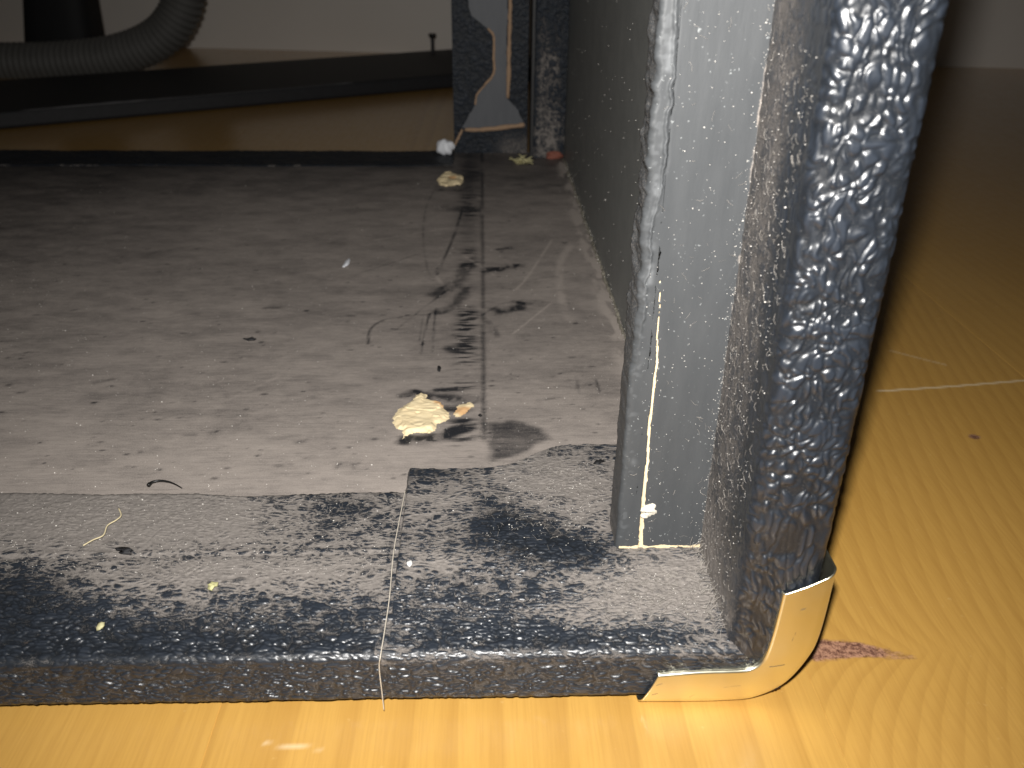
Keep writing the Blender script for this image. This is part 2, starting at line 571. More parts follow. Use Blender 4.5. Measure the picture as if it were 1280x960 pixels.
# curved knife scratches round the upper tear-out
for pts, wd, amt in [
    ([(546, 232), (532, 262), (530, 310), (545, 345), (578, 262)], .8, .32),
    ([(578, 262), (566, 300), (545, 340)], .8, .45), ([(530, 315), (470, 335), (440, 345)], .8, .28),
    ([(512, 395), (480, 400), (463, 412), (460, 430)], .7, .65), ([(560, 362), (520, 392), (495, 412)], .8, .4),
    ([(537, 392), (530, 420), (526, 442)], .6, .75), ([(545, 385), (540, 440)], .5, .5), ([(529, 398), (524, 425)], .4, .55),
    ([(590, 400), (640, 376), (690, 378)], .9, .30), ([(600, 255), (600, 300)], .4, .25),
    ([(575, 440), (560, 436)], 3.0, .7)]:
    mark(pts, wd, amt, rough=.3)
for pts, wd, amt in [
    ([(690, 300), (660, 345), (645, 362)], .9, -.40), ([(715, 305), (700, 330), (703, 380), (712, 400)], 2.4, -.40),
    ([(600, 395), (575, 432)], .8, -.12), ([(580, 320), (618, 344)], .9, -.5), ([(545, 345), (560, 365)], 1.0, -.45),
    ([(640, 418), (690, 378)], .7, -.4), ([(675, 350), (720, 345)], .8, -.35), ([(470, 300), (560, 285)], 1.0, -.35)]:
    mark(pts, wd, amt, rough=.3)
# bare black paint round the big tear-out and the upper one
mark([(505, 494), (520, 490)], 2.6, 1.3, rough=.3)
mark([(528, 496), (586, 500)], 4.2, .8, rough=.3)
mark([(545, 488), (584, 486)], 2.0, .9)
mark([(560, 512), (584, 512)], 3.0, .9)
mark([(508, 550), (545, 548), (582, 534)], 3.8, 1.5, rough=.25)
mark([(550, 237), (575, 238)], 4.0, .6)
mark([(560, 260), (590, 262)], 7, .35)
# dark dull patch below the groove end
pk = [at(x, y, 2, 0)[:2] for x, y in [(608, 530), (640, 524), (676, 536), (690, 548), (660, 563), (612, 580)]]
cxy = np.mean(pk, 0)
best = np.full(X.shape, 99.0)
kk = (np.abs(X - cxy[0]) < 40) & (np.abs(Y - cxy[1]) < 40)
dd, _ = seg_dist(X[kk], Y[kk], pk + [pk[0]])
ins = in_poly(X[kk], Y[kk], pk)
best[kk] = np.where(ins, -dd, dd)
dust -= .42 * (1 - sm(-2.2, 1.4, best + 2.5 * (fbm(X / 5, Y / 5, 3) - .5)))
# scattered black pits
for k in range(420):
    px_, py_ = random.uniform(0, 760), random.uniform(260, 600)
    p = at(px_, py_, 2, 0)
    if p[0] > -2: continue
    r = random.uniform(.25, .75) * (1.6 if random.random() < .08 else 1)
    i0, i1 = np.searchsorted(ys, [p[1] - 2.5, p[1] + 2.5])
    j0, j1 = np.searchsorted(xs, [p[0] - 4, p[0] + 4])
    sub = np.hypot((X[i0:i1, j0:j1] - p[0]) / random.uniform(1, 2.4), Y[i0:i1, j0:j1] - p[1])
    dust[i0:i1, j0:j1] -= random.uniform(.1, .45) * (1 - sm(.4, 1.3, sub / r))
# darker to the far end and far left, paler near; dust along the wall
dust -= .28 * sm(330, 470, Y)
dust -= .16 * sm(-180, -330, X) * sm(150, 330, Y)
dust += .10 * sm(140, 70, Y)
dust += .95 * np.exp(-((X + 2) / 4.5) ** 2) * sm(.35, .65, fbm(X / 5, Y / 14, 2)) * sm(100, 180, Y)
P = np.stack([X, Y, z], -1)
board = grid('bottom_panel', P, M_BOARD, cab, dict(dust=dust), flip=False)
V, F = box(-560, T - .8, 6, DEP - 3, -T + 1.2, -.6)
core = mesh_obj('panel_core', V, F, plain('dark_plywood', (.05, .04, .035)), board, smooth=False)

# torn raw wood in the board
def torn(poly, seed, hgt, rust_at, step=.3):
    P = np.array([at(x, y, 2, 0)[:2] for x, y in poly])
    lo, hi = P.min(0) - 1, P.max(0) + 1
    xs_ = np.arange(lo[0], hi[0], step)
    ys_ = np.arange(lo[1], hi[1], step)
    Yg, Xg = np.meshgrid(ys_, xs_, indexing='ij')
    wx = Xg + 1.6 * (fbm(Xg / 2.2, Yg / 1.6, seed) - .5)
    wy_ = Yg + 2.4 * (fbm(Xg / 2.0, Yg / 1.5, seed + 1) - .5)
    ins = in_poly(wx, wy_, P)
    d, _ = seg_dist(wx, wy_, list(P) + [P[0]])
    lay = np.floor(3.2 * fbm(Xg / 7, Yg / 5, seed + 2, 2)) / 3.2
    hz = .25 + hgt * (.55 * lay + .35 * fbm(Xg / 5, Yg / 4, seed + 3, 3) + .10 * fbm(Xg / 6, Yg / .9, seed + 3, 2)) * sm(0, 2.2, d)
    ra = at(*rust_at, 2, 0)
    rust = np.exp(-((Xg - ra[0]) / 3.5) ** 2 - ((Yg - ra[1]) / 3.5) ** 2) + .35 * sm(1.6, .3, d) * fbm(Xg / 3, Yg / 3, seed)
    grid('torn_wood', np.stack([Xg, Yg, hz], -1), M_TORN, board, dict(rust=rust), keep=ins)
torn([(489, 524), (500, 510), (516, 501), (520, 494), (532, 493), (536, 499), (552, 503), (558, 514), (566, 522), (548, 531),
      (543, 541), (522, 543), (506, 547), (502, 553), (503, 540), (494, 537)], 2, 2.2, (552, 505))
torn([(566, 521), (572, 508), (590, 503), (594, 507), (584, 516), (573, 524)], 4, 1.0, (580, 515))
torn([(545, 226), (552, 219), (562, 214), (570, 219), (580, 222), (578, 231), (560, 234), (549, 233)], 5, 3.0, (565, 224), .5)

# leather cloth round the bottom board's rear edge ---------------------
# profile across: 0 flap edge on the board .. roll-over .. rear face .. underside
def pix_gauss(X, Y, lst, plane=0.0):
    a = np.zeros(X.shape)
    for (px_, py_, rx, ry, amt) in lst:
        p = at(px_, py_, 2, plane)
        a += amt * np.exp(-((X - p[0]) / rx) ** 2 - ((Y - p[1]) / ry) ** 2)
    return a

def edge_profile(ytop, n1, n2):
    """(Y, Z, arc length) of the cloth from Y=ytop over the rear edge and under, as one row of points"""
    pts = [(ytop + .3, 0.0), (ytop, .75)]
    for y in np.linspace(ytop - .6, 38.5, n1): pts.append((y, .85))
    for y in np.linspace(38, 2.4, n2):
        t = (38 - y) / 35.6
        pts.append((y, .85 - 1.5 * t * t))
    r = 2.2
    cy, cz = 2.4, -.65 - r
    for a in np.linspace(4, 86, 14): pts.append((cy - r * math.sin(math.radians(a)) * 1.0, cz + r * math.cos(math.radians(a))))
    y1, z1 = pts[-1]
    for q in np.linspace(z1 - .25, -13.4, 56): pts.append((y1 - .15 * sm(z1, -13.4, q), q))
    y1, z1 = pts[-1]
    for a in np.linspace(6, 88, 10): pts.append((y1 + 2.0 - 2.0 * math.cos(math.radians(a)), z1 - 1.9 * math.sin(math.radians(a))))
    for y in np.linspace(5, 26, 8): pts.append((y, z1 - 1.92))
    return np.array(pts)

def normals_2d(pr):
    t = np.gradient(pr, axis=0)
    t /= np.linalg.norm(t, axis=1)[:, None] + 1e-9
    return np.stack([t[:, 1], -t[:, 0]], 1)              # left of travel: outward for our ordering

def round_corner(P, R=16.0, c=(1.2, -1.2)):
    """round the cabinet's outer lower corner (x, z) where the metal sits"""
    dx, dz = P[..., 0] - c[0], P[..., 2] - c[1]
    k = (dx > 0) & (dz < 0)
    d = np.hypot(dx, dz)
    s = np.where(k & (d > R), R / np.maximum(d, 1e-6), 1.0)
    P[..., 0] = np.where(k, c[0] + dx * s, P[..., 0])
    P[..., 2] = np.where(k, c[1] + dz * s, P[..., 2])
    return P

def bottom_dust(X, Y):
    d = np.full(X.shape, .42)
    d += pix_gauss(X, Y, [
        (60, 650, 45, 16, .46), (180, 650, 38, 16, .52), (270, 660, 30, 12, .36), (0, 640, 60, 14, .35),
        (380, 650, 18, 9, -.10), (425, 645, 9, 8, -.22), (470, 660, 8, 14, .22),
        (120, 735, 12, 8, .18), (220, 722, 22, 5, .50), (190, 760, 16, 8, .18), (330, 718, 22, 6, .42), (430, 712, 16, 8, .40),
        (20, 740, 26, 10, -.42), (20, 790, 40, 10, -.40), (160, 800, 30, 8, -.18), (300, 790, 30, 8, -.12), (420, 800, 26, 8, -.22), (265, 740, 6, 4, .1)])
    d -= .22 * sm(10, 2, Y)
    return d

def corner_dust(X, Y):
    d = np.full(X.shape, .45)
    d += pix_gauss(X, Y, [
        (545, 640, 12, 9, .38), (540, 596, 14, 5, -.25), (660, 600, 16, 14, .45), (720, 610, 14, 14, .62), (740, 650, 6, 12, .25),
        (620, 655, 7, 10, -.35), (650, 670, 10, 8, -.55), (700, 690, 12, 6, -.55), (735, 700, 8, 6, -.25), (590, 720, 14, 5, -.05),
        (550, 710, 9, 4, .35), (790, 740, 14, 10, .55), (740, 765, 14, 6, .40), (850, 720, 10, 12, .55), (870, 760, 7, 8, .45), (690, 745, 10, 4, -.20),
        (600, 790, 20, 5, -.30), (700, 800, 20, 4, -.35), (800, 800, 14, 4, -.22), (560, 750, 10, 6, -.1)])
    return d

def cloth_finish(P, nrm, U, S, D, seed, amp, su=1.0, K=5.0, crush=None):
    h = levant(U, S, seed, K, 5.0, su, .86)
    low = fbm(U / 9, S / 9, seed + 5, 2) - .5
    a = amp * (1 if crush is None else crush)
    P = P + nrm * (a * (h - .4) + .35 * low)[..., None]
    dust = D - 1.0 * (h - .46)
    return P, h, dust

pr = edge_profile(63.0, 90, 150)
nr = normals_2d(pr)
S = np.concatenate([[0], np.cumsum(np.linalg.norm(np.diff(pr, axis=0), axis=1))])
nu = 940
ux = np.concatenate([np.linspace(-560, -300, 50), np.linspace(-299, -213.5, 190), np.linspace(-213, 0, nu)])
uu, ss = np.meshgrid(ux, S, indexing='xy')
depth_z = np.clip(-pr[:, 1], 0, T)
xe = depth_z[:, None] * sm(-60, 0, uu)                   # mitre towards the corner
X = uu + xe
Y = np.broadcast_to(pr[:, :1], X.shape).copy()
Z = np.broadcast_to(pr[:, 1:], X.shape).copy()
Y[:8] += (2.4 * (fbm(ux / 14, ux * 0 + .3, 3) - .5) + (4.0 * sm(-120, -230, ux)))[None, :] * np.linspace(1, 0, 8)[:, None]
N = np.zeros(X.shape + (3,))
N[..., 1], N[..., 2] = nr[:, :1], nr[:, 1:]
if N[40, 5, 2] < 0: N = -N
D = np.where(X < -84, bottom_dust(X, np.maximum(Y, -2)), corner_dust(X, np.maximum(Y, -2)))
D = np.where(pr[:, 1:] < -3.5, np.minimum(D, .02 + .12 * fbm(X / 6, ss / 6, 2)), D)
D = D * sm(-9, -1.2, Z) 
crush = .42 + .58 * sm(34, 16, Y)
P, H, DU = cloth_finish(np.stack([X, Y, Z], -1), N, uu, ss, D, 0, .62, 1.7, 4.4, crush * (.95 + .05 * sm(-3.5, -1.5, Z)) * (.3 + .7 * sm(-15.5, -12.5, Z)) * (1 - .7 * np.exp(-((Y - .9) / 1.6) ** 2) * (Z > -3)))
cre = np.exp(-((Y - 37.2 - .8 * (fbm(X / 20, X * 0, 2) - .5)) / .7) ** 2) * (Z > -1)
P[..., 2] += .15 * cre - .25 * np.exp(-((Y - 35.4) / .9) ** 2) * (Z > -1)
DU -= .25 * cre * sm(-140, -120, X)
P = round_corner(P)
grid('bottom_covering', P, M_TOLEX, cab, dict(dust=DU, hh=H))

# flap of cloth folded round the corner on top of it
fx = np.linspace(-81.5, .2, 380)
def ftop(x):
    return 75.0 + 13.0 * sm(-58, -30, x) + .9 * (fbm(x / 6, x * 0, 4) - .5)
fv = np.linspace(0, 1, 330)
VV, X = np.meshgrid(fv, fx, indexing='ij')
Y = ftop(X) * (1 - VV) + 5.0 * VV
left = sm(0, .8, X + 81.5)
base = np.where(Y > 38, .85, .85 - 1.5 * ((38 - Y) / 33.0) ** 2)
Z = base + 1.0 * left * sm(0, .008, VV) * (1 - .92 * sm(34, 14, Y)) - .9 * (1 - left) - .9 * (1 - sm(0, .006, VV)) + .12 * sm(14, 5, Y)
D = corner_dust(X, Y)
wr = np.zeros(X.shape)
N = np.zeros(X.shape + (3,)); N[..., 2] = 1
P, H, DU = cloth_finish(np.stack([X, Y, Z], -1), N, X, Y, D, 3, .60, 1.7, 4.4, .55 + .45 * sm(50, 25, Y))
tag(grid('corner_flap', P, M_TOLEX, cab, dict(dust=DU, hh=H)), 'dusty square cut flap of black leather cloth folded into the corner')

# side panel: inner painted wall --------------------------------------
ys = np.linspace(34, DEP - 6, 200)
zs = np.linspace(-.5, 260, 150)
Z, Y = np.meshgrid(zs, ys, indexing='ij')
X = .12 * (fbm(Y / 9, Z / 3, 3) - .5) - .3 * np.exp(-(Z / 3) ** 2)
side = grid('side_panel', np.stack([X, Y, Z], -1), M_WALLP, cab, flip=False)
V, F = box(.8, T - .9, 5, DEP - 3, -4, 260)
mesh_obj('panel_core', V, F, plain('dark_plywood_side', (.05, .04, .035)), side, smooth=False)
# bead of old glue along the joint
pth = [(-.8 + .8 * math.sin(y * .13) * random.random(), y, .2) for y in np.arange(40, DEP - 22, 2.0)]
rad = np.array([.4 + .9 * random.random() ** 2 for _ in pth])
V, F = tube(pth, rad, 7)
V += RNG.normal(0, .22, V.shape)
mesh_obj('glue_bead', V, F, plain('dusty_glue', (.24, .22, .175), .9, .5, .8, .2), cab)

# cloth on the side panel's rear edge ---------------------------------
def side_profile():
    """(X, Y) from the inner face out over the rear edge to the outer face"""
    pts = [(.3, 37.0), (-.75, 36.6)]
    for y in np.linspace(36, 4.4, 84): pts.append((-.8, y))
    r = 3.6
    for a in np.linspace(4, 86, 14): pts.append((-.8 + r - r * math.cos(math.radians(a)), 4.2 - r * math.sin(math.radians(a))))
    x1, y1 = pts[-1]
    for x in np.linspace(x1 + .3, 14.0, 44): pts.append((x, y1 - .5 * math.sin(math.pi * (x - x1) / 13)))
    x1, y1 = pts[-1]
    r = 4.0
    for a in np.linspace(6, 90, 14): pts.append((x1 + r * math.sin(math.radians(a)), y1 + r - r * math.cos(math.radians(a))))
    for y in np.linspace(5, 60, 24): pts.append((18.02, y))
    for y in np.linspace(70, DEP, 12): pts.append((18.02, y))
    return np.array(pts)
pr = side_profile()
nr = normals_2d(pr)
S = np.concatenate([[0], np.cumsum(np.linalg.norm(np.diff(pr, axis=0), axis=1))])
uz = np.concatenate([np.linspace(0, 165, 640), np.linspace(167, 260, 24)])
zz_, ss = np.meshgrid(uz, S, indexing='xy')
dpx = np.clip(pr[:, 0], 0, T)
Z = zz_ - dpx[:, None] * sm(50, 0, zz_)
X = np.broadcast_to(pr[:, :1], Z.shape).copy()
Y = np.broadcast_to(pr[:, 1:], Z.shape).copy()
N = np.zeros(Z.shape + (3,))
N[..., 0], N[..., 1] = nr[:, :1], nr[:, 1:]
if N[30, 5, 0] > 0: N = -N
inner = sm(1.0, -.5, X) * sm(1.0, 5.0, Y)
D = inner * (.27 + .22 * sm(8, 26, Y) + .25 * sm(25, 5, Z)) + .10 * sm(12, 0, Z) * sm(8, 0, X)
D += .22 * inner * (fbm(Z / 10, Y / 8, 4) - .5)
D -= .30 * inner * sm(17, 8, Y) * sm(16, 40, Z)
crush = 1 - .60 * inner
# height and dust
h = levant(zz_, ss, 5, 4.2, 6.0, 1.1, 1.7)
low = fbm(zz_ / 10, ss / 10, 6, 2) - .5
P = np.stack([X, Y, Z], -1) + N * ((.68 * crush * (h - .4) + .35 * low * (1 - .6 * inner)) * (1 - .55 * sm(13.5, 18, X)))[..., None]
DU = D - .42 * (h - .45) * (1 - .5 * inner)
DU[:4] -= .45
P = round_corner(P)
grid('side_covering', P, M_TOLEX, cab, dict(dust=DU, hh=h))

# grey batten glued on the side panel ----------------------------------
BY = 35.0
zs = np.concatenate([np.linspace(1.7, 150, 560), np.linspace(152, 260, 24)])
prof = [(-22.8, 47.0, 0)] + [(-23.6, y, 0) for y in np.linspace(46, BY + 1.6, 16)]
for a in np.linspace(0, 90, 8): prof.append((-23.6 + 1.4 - 1.4 * math.cos(math.radians(a)), BY + 1.4 - 1.4 * math.sin(math.radians(a)), 0))
prof += [(x, BY, 0) for x in np.linspace(-21.9, .6, 92)]
pr = np.array(prof)[:, :2]
S = np.concatenate([[0], np.cumsum(np.linalg.norm(np.diff(pr, axis=0), axis=1))])
U, Z = np.meshgrid(np.arange(len(pr)), zs, indexing='xy')
U, Z = U.T, Z.T
X = np.broadcast_to(pr[:, :1], U.shape).copy()
Y = np.broadcast_to(pr[:, 1:], U.shape).copy()
sS = np.broadcast_to(S[:, None], U.shape)
# ragged lip of paint down the left arris
RID = np.array([at(x, y, 1, BY)[[2, 0]] for x, y in [(846, -30), (843, 0), (840, 60), (836, 110), (831, 160), (829, 200), (820, 240), (813, 290), (804, 360), (790, 480)]])
lipx = np.interp(Z, RID[::-1, 0], RID[::-1, 1]) + .5 * (fbm(Z / 7, Z * 0, 2, 3) - .5)
brk = sm(.25, .6, fbm(Z / 9, Z * 0 + 4, 5, 3))
lw_ = .24 + .22 * fbm(Z / 6, Z * 0 + 9, 1, 2)
lip = np.exp(-((X - lipx) / lw_) ** 2) * (Y < BY + 2) * sm(52, 80, Z) * (.45 + .55 * brk)
crs = np.exp(-((X - lipx - .95) / .35) ** 2) * (Y < BY + 2) * sm(92, 105, Z)
Y = Y - lip * (.32 + .65 * fbm(Z / 1.8, X * 0 + 1, 4, 3)) + .14 * crs * brk
X = X + np.where(sS < 16, 1.9 * (fbm(Z / 3.0, sS / 6, 3, 4) - .22) * (.3 + .7 * sm(40, 80, Z)), 0)
Y = Y + .10 * (fbm(X / 3, Z / 20, 1, 3) - .5)
# crack
CR = [at(x, y, 1, BY)[[0, 2]] for x, y in [(826, 352), (823, 400), (821, 455), (817, 490), (812, 530), (809, 580), (806, 612), (803, 650), (800, 692)]]
wob = .5 * (fbm(Z / 2.6, Z * 0, 5, 3) - .5)
d, t = seg_dist(X + wob, Z, CR)
cw = (.05 + .26 * sm(0, .4, t) + .30 * sm(.55, 1, t)) * (.7 + .6 * fbm(Z / 1.5, Z * 0, 6, 2))
raw = (1 - sm(.75, 1.25, d / cw)) * (Y < BY + 1)
Y = Y + .5 * raw
# bare wood along the bottom end and at the right edge
e = 1.0 + .8 * (fbm(X / 1.6, X * 0, 3, 3) - .3) + 1.0 * sm(-2, .5, X) * fbm(X / 1.2, X * 0, 1)
raw = np.maximum(raw, (1 - sm(.6, 1.2, (Z - 1.6) / np.maximum(e, .1))) * (Y < BY + 1.2) * (X > -22.6))
for x_, y_, rx, rz in [(912, 462, .5, 1.4), (907, 480, .5, 1.8), (903, 520, .35, 3.2), (898, 585, .35, 2.2)]:
    p = at(x_, y_, 1, BY)
    raw = np.maximum(raw, .85 * np.exp(-((X - p[0]) / rx) ** 2 - ((Z - p[2]) / rz) ** 2))
pale = lip * .10 + .2 * sm(.62, .72, fbm(Z / 1.2, sS / 1.2, 6, 2)) * np.exp(-((sS - 13.2) / 1.2) ** 2) + .5 * np.exp(-((X + 20.6) / .8) ** 2) * sm(.5, .7, fbm(Z / 5, Z * 0, 6)) * (Z > 20)
bd = sm(-1.6, .4, X + 1.6 * (fbm(Z / 4, X / 3, 2) - .5)) * .95 + .2 * sm(12, 0, Z) * fbm(X / 3, Z / 3, 1)
bd = bd + .35 * (sS < 11) 
batten = grid('batten', np.stack([X, Y, Z], -1), M_BATTEN, cab, dict(raw=raw, dust=bd, pale=pale))
# end face of the batten, rough sawn
V, F = box(-23.2, .4, BY + .6, 46.8, 1.0, 1.75)
mesh_obj('end_grain', V, F, plain('dusty_end_grain', (.20, .17, .13), .9), batten, smooth=False)
# lump of pale filler over the nail hole in the crack
def blob(c, r, n=18, m_=12, squash=(1, 1, 1), rough=.25, seed=0):
    V = []
    g = np.random.default_rng(seed)
    f = g.normal(0, 1, (5, 3))
    for i in range(m_ + 1):
        a = math.pi * i / m_
        for j in range(n):
            b = 2 * math.pi * j / n
            v = np.array([math.sin(a) * math.cos(b), math.sin(a) * math.sin(b), math.cos(a)])
            k = 1 + rough * sum(math.sin(3.1 * (q @ v) + i_) for i_, q in enumerate(f)) / 3
            V.append(np.array(c) + v * r * k * np.array(squash))
    F = [tuple(q) for q in grid_faces(m_ + 1, n, None, True)]
    return np.array(V), F
M_PUTTY = plain('pale_filler', (.72, .68, .58), .8, .25, 1.2, .3)
p = at(811, 637, 1, BY)
V, F = blob(p, 1.8, 26, 18, (1.1, .45, 1.0), .22, 4)
V += RNG.normal(0, .10, V.shape)
mesh_obj('filler_lump', V, F, M_PUTTY, batten)
V, F = blob(p + np.array([-.9, .1, -2.0]), 1.0, squash=(1.1, .5, .8), seed=9)
mesh_obj('filler_lump', V, F, M_PUTTY, batten)

# metal corner -----------------------------------------------------------
q = Mat('worn_plated_metal')
sm_ = q.noise(.5, 4, .7, (1, 1, 1))
q.set(q.mix(q.attr('wear'), q.mix(sm_, (.89, .86, .66), (.93, .90, .72)), (.16, .13, .09)), q.math('ADD', q.ramp(q.noise(.15, 4), .3, .8, .29, .36), q.math('MULTIPLY', q.attr('wear'), .4)), q.bump(q.noise(.12, 2), .12, .2), metal=1.0)
M_METAL = q.m
inn = [(-17.6, -7.6), (-8, -6.8), (1.5, -6.6), (4.6, -5.9), (6.6, -4.0), (7.6, -1.0), (8.3, 6.0), (8.8, 17.0)]
out = [(-21.6, -17.0), (-10, -17.3), (-1.5, -17.2), (6.2, -16.4), (13.2, -12.0), (17.6, -4.2), (19.4, 4.0), (19.8, 22.6)]
n = 260
I = smooth_path([(a, b, 0) for a, b in inn], n)[:, :2]
O = smooth_path([(a, b, 0) for a, b in out], n)[:, :2]
rows = []
tan = np.gradient(O, axis=0)
tan /= np.linalg.norm(tan, axis=1)[:, None]
onr = np.stack([tan[:, 1], -tan[:, 0]], 1)
yr = -.6
def row(pt2, y): rows.append(np.stack([pt2[:, 0], np.full(len(pt2), y) if np.isscalar(y) else y, pt2[:, 1]], 1))
wdt = np.linalg.norm(O - I, axis=1)[:, None]
dirn = (O - I) / wdt
row(I, .6)
row(I - dirn * .05, -.2)
for a in np.linspace(0, 90, 6): row(I + dirn * (.35 - .35 * math.cos(math.radians(a))), -.2 + (yr + .2) * math.sin(math.radians(a)))
R = 3.0
for t in np.linspace(.03, 1, 40)[:-1]: row(I + dirn * (.35 + (wdt - R - .35) * t), yr - .25 * math.sin(math.pi * t))
for a in np.linspace(0, 90, 16): row(O - dirn * R + dirn * R * math.sin(math.radians(a)), yr + R * (1 - math.cos(math.radians(a))) * .8)
for y in np.linspace(4.5, 20, 8): row(O, y)
row(O - dirn * .9, 20.4)
P = np.stack(rows, 0)
# flange ends are cut at a slant: pull the ends of the arms as they go round
wear = np.zeros(P.shape[:2])
for pts_, w_, a_ in [([(1000, 762), (1008, 759)], .16, .6), ([(962, 833), (980, 830)], .13, .9), ([(815, 868), (822, 866)], .13, .7), ([(820, 856), (827, 854)], .12, .5),
                     ([(905, 858), (925, 856)], .08, .35), ([(990, 800), (994, 790)], .08, .4), ([(860, 872), (868, 868)], .08, .4)]:
    d_, t_ = seg_dist(P[..., 0], P[..., 2], [at(x, y, 1, -1)[[0, 2]] for x, y in pts_])
    wear = np.maximum(wear, a_ * (1 - sm(.5, 1.4, d_ / w_)) * (P[..., 1] < 3))
capo = grid('corner_protector', P, M_METAL, cab, dict(wear=wear))
tag(capo, 'yellowish shiny metal corner with rounded edge and notch cut into its inner side')
md = capo.modifiers.new('thickness', 'SOLIDIFY'); md.thickness = .0004; md.offset = -1

# front of the cabinet (far side): cloth on the board, baffle with torn plate -------
prf = [(447.0, .1), (447.3, .8)] + [(y, .9) for y in np.linspace(448, DEP - 4, 40)]
for a in np.linspace(10, 90, 8): prf.append((DEP - 4 + 4 * math.sin(math.radians(a)), -3.1 + 4 * math.cos(math.radians(a))))
prf += [(DEP, z_) for z_ in np.linspace(-5, -17.5, 12)]
prf = np.array(prf)
ux = np.linspace(-560, -78, 420)
X, _ = np.meshgrid(ux, prf[:, 0], indexing='xy')
Y = np.broadcast_to(prf[:, :1], X.shape).copy()
Z = np.broadcast_to(prf[:, 1:], X.shape).copy()
h = levant(X, Y, 6, 4.4)
Z = Z + .4 * (h - .4) + 1.0 * (fbm(X / 25, Y / 12, 3) - .4) * (Z > 0)
DU = .30 * (fbm(X / 12, Y / 8, 3)) + .55 * np.exp(-((Y - 448) / 1.2) ** 2) * sm(.45, .7, fbm(X / 9, X * 0, 2)) - .3 * (h - .4)
grid('front_covering', np.stack([X, Y, Z], -1), M_TOLEX_DULL, cab, dict(dust=DU, hh=h))

BF = 487.0                                                # rear face of the baffle stile
def bp(x, y, yy=BF):
    p = at(x, y, 1, yy)
    return (p[0], p[2])
stile = np.array([bp(565, 187), bp(659, 187), bp(659, 0), bp(565, 0)])
xl, xr = bp(566, 100)[0], bp(660, 100)[0]
xs = np.linspace(xl, xr, 110)
zs = np.linspace(0, 190, 320)
Zg, Xg = np.meshgrid(zs, xs, indexing='ij')
h = levant(Xg, Zg, 2, 4.0)
Yg = BF - .6 * (h - .4)
DUg = .08 * fbm(Xg / 10, Zg / 10, 3) + .5 * sm(22, 4, Zg) * sm(-58, -40, Xg) - .3 * (h - .4)
baf = grid('baffle_stile', np.stack([Xg, Yg, Zg], -1), M_TOLEX_DULL, cab, dict(dust=DUg, hh=h), flip=True)
V, F = box(xl, xr, BF + .6, BF + 12, 0, 190)
mesh_obj('stile_core', V, F, plain('black_stile', (.012, .012, .013), .6), baf, smooth=False)

# torn plate with raw brown edges standing proud of the stile
TP = 484.0
pl = [(657, 157), (645, 134), (633, 122), (633, 60), (634, 30), (635, -60), (585, -60), (586, 8), (590, 20), (600, 28), (610, 36), (617, 45),
      (617, 70), (617, 92), (605, 106), (597, 118), (594, 130), (585, 147), (578, 160), (600, 162), (630, 158)]
pl = [bp(x, y, TP) for x, y in pl]
def ragged(poly, step, amp, seed):
    out_ = []
    for i in range(len(poly)):
        a, b = np.array(poly[i]), np.array(poly[(i + 1) % len(poly)])
        k = max(1, int(np.linalg.norm(b - a) / step))
        for j in range(k):
            g_ = a + (b - a) * j / k
            out_.append(tuple(g_ + amp * (np.array([vn(len(out_) * .7, 1.0, seed), vn(len(out_) * .7, 9.0, seed)]) - .5)))
    return out_
V, F = prism(ragged(pl, 2.5, .9, 3), TP, BF - .3, 1)
q = Mat('dark_grey_hardboard')
q.set(q.mix(q.noise(.3, 4, .6, (1, 1, .15)), (.055, .060, .070), (.095, .10, .11)), .6, q.bump(q.noise(.6, 3), .1, .4))
plate = mesh_obj('torn_plate', V, F, q.m, cab, smooth=False)
tag(plate, 'dark grey torn plate narrowing to a waist, with raw brown edges')
M_RAW = plain('raw_brown_edge', (.33, .22, .14), .9, .35, .9, .25)
def edge_strip(pts, wd, seed):
    P3 = smooth_path([(a, TP - .4, b) for a, b in (bp(x, y, TP) for x, y in pts)], max(8, 5 * len(pts)))
    P3[:, [0, 2]] += RNG.normal(0, .12, (len(P3), 2))
    V, F = tube(P3, np.array([wd * (.75 + .5 * random.random()) for _ in P3]), 6)
    V[:, 1] = TP + (V[:, 1] - TP) * .8
    mesh_obj('raw_edge', V, F, M_RAW, plate)
edge_strip([(640, -60), (638, 0), (637, 40), (636, 80), (635, 122)], 1.5, 1)
edge_strip([(581, 162), (600, 162), (630, 159), (656, 156)], 1.6, 2)
edge_strip([(578, 162), (572, 174), (567, 184)], 1.0, 3)
edge_strip([(610, 35), (617, 46), (617, 70), (617, 92), (605, 107)], .9, 4)
edge_strip([(605, 107), (596, 119), (594, 131)], .7, 5)

# upright in the far corner against the side panel
ys_ = 473.0
xa, xb = at(663, 190, 1, ys_)[0], -.4
xs = np.linspace(xa, xb, 70)
zs = np.linspace(0, 190, 260)
Zg, Xg = np.meshgrid(zs, xs, indexing='ij')
h = levant(Xg, Zg, 4, 4.6)
Yg = ys_ - .9 * (h - .4) + 4 * np.exp(-((Xg - xa) / 1.5) ** 2)
DUg = .30 + .40 * (fbm(Xg / 7, Zg / 12, 2) - .4) + .28 * sm(45, 5, Zg) - .9 * (h - .45) - .5 * sm(60, 110, Zg) - .4 * sm(xa + 7, xa, Xg) - .4 * sm(xb - 8, xb - 1, Xg)
cup = grid('corner_upright', np.stack([Xg, Yg, Zg], -1), M_TOLEX_DULL, cab, dict(dust=DUg, hh=h), flip=True)
V, F = box(xa, xb, ys_ + 1, BF + 6, 0, 190)
mesh_obj('upright_core', V, F, plain('black_upright', (.012, .012, .013), .6), cup, smooth=False)
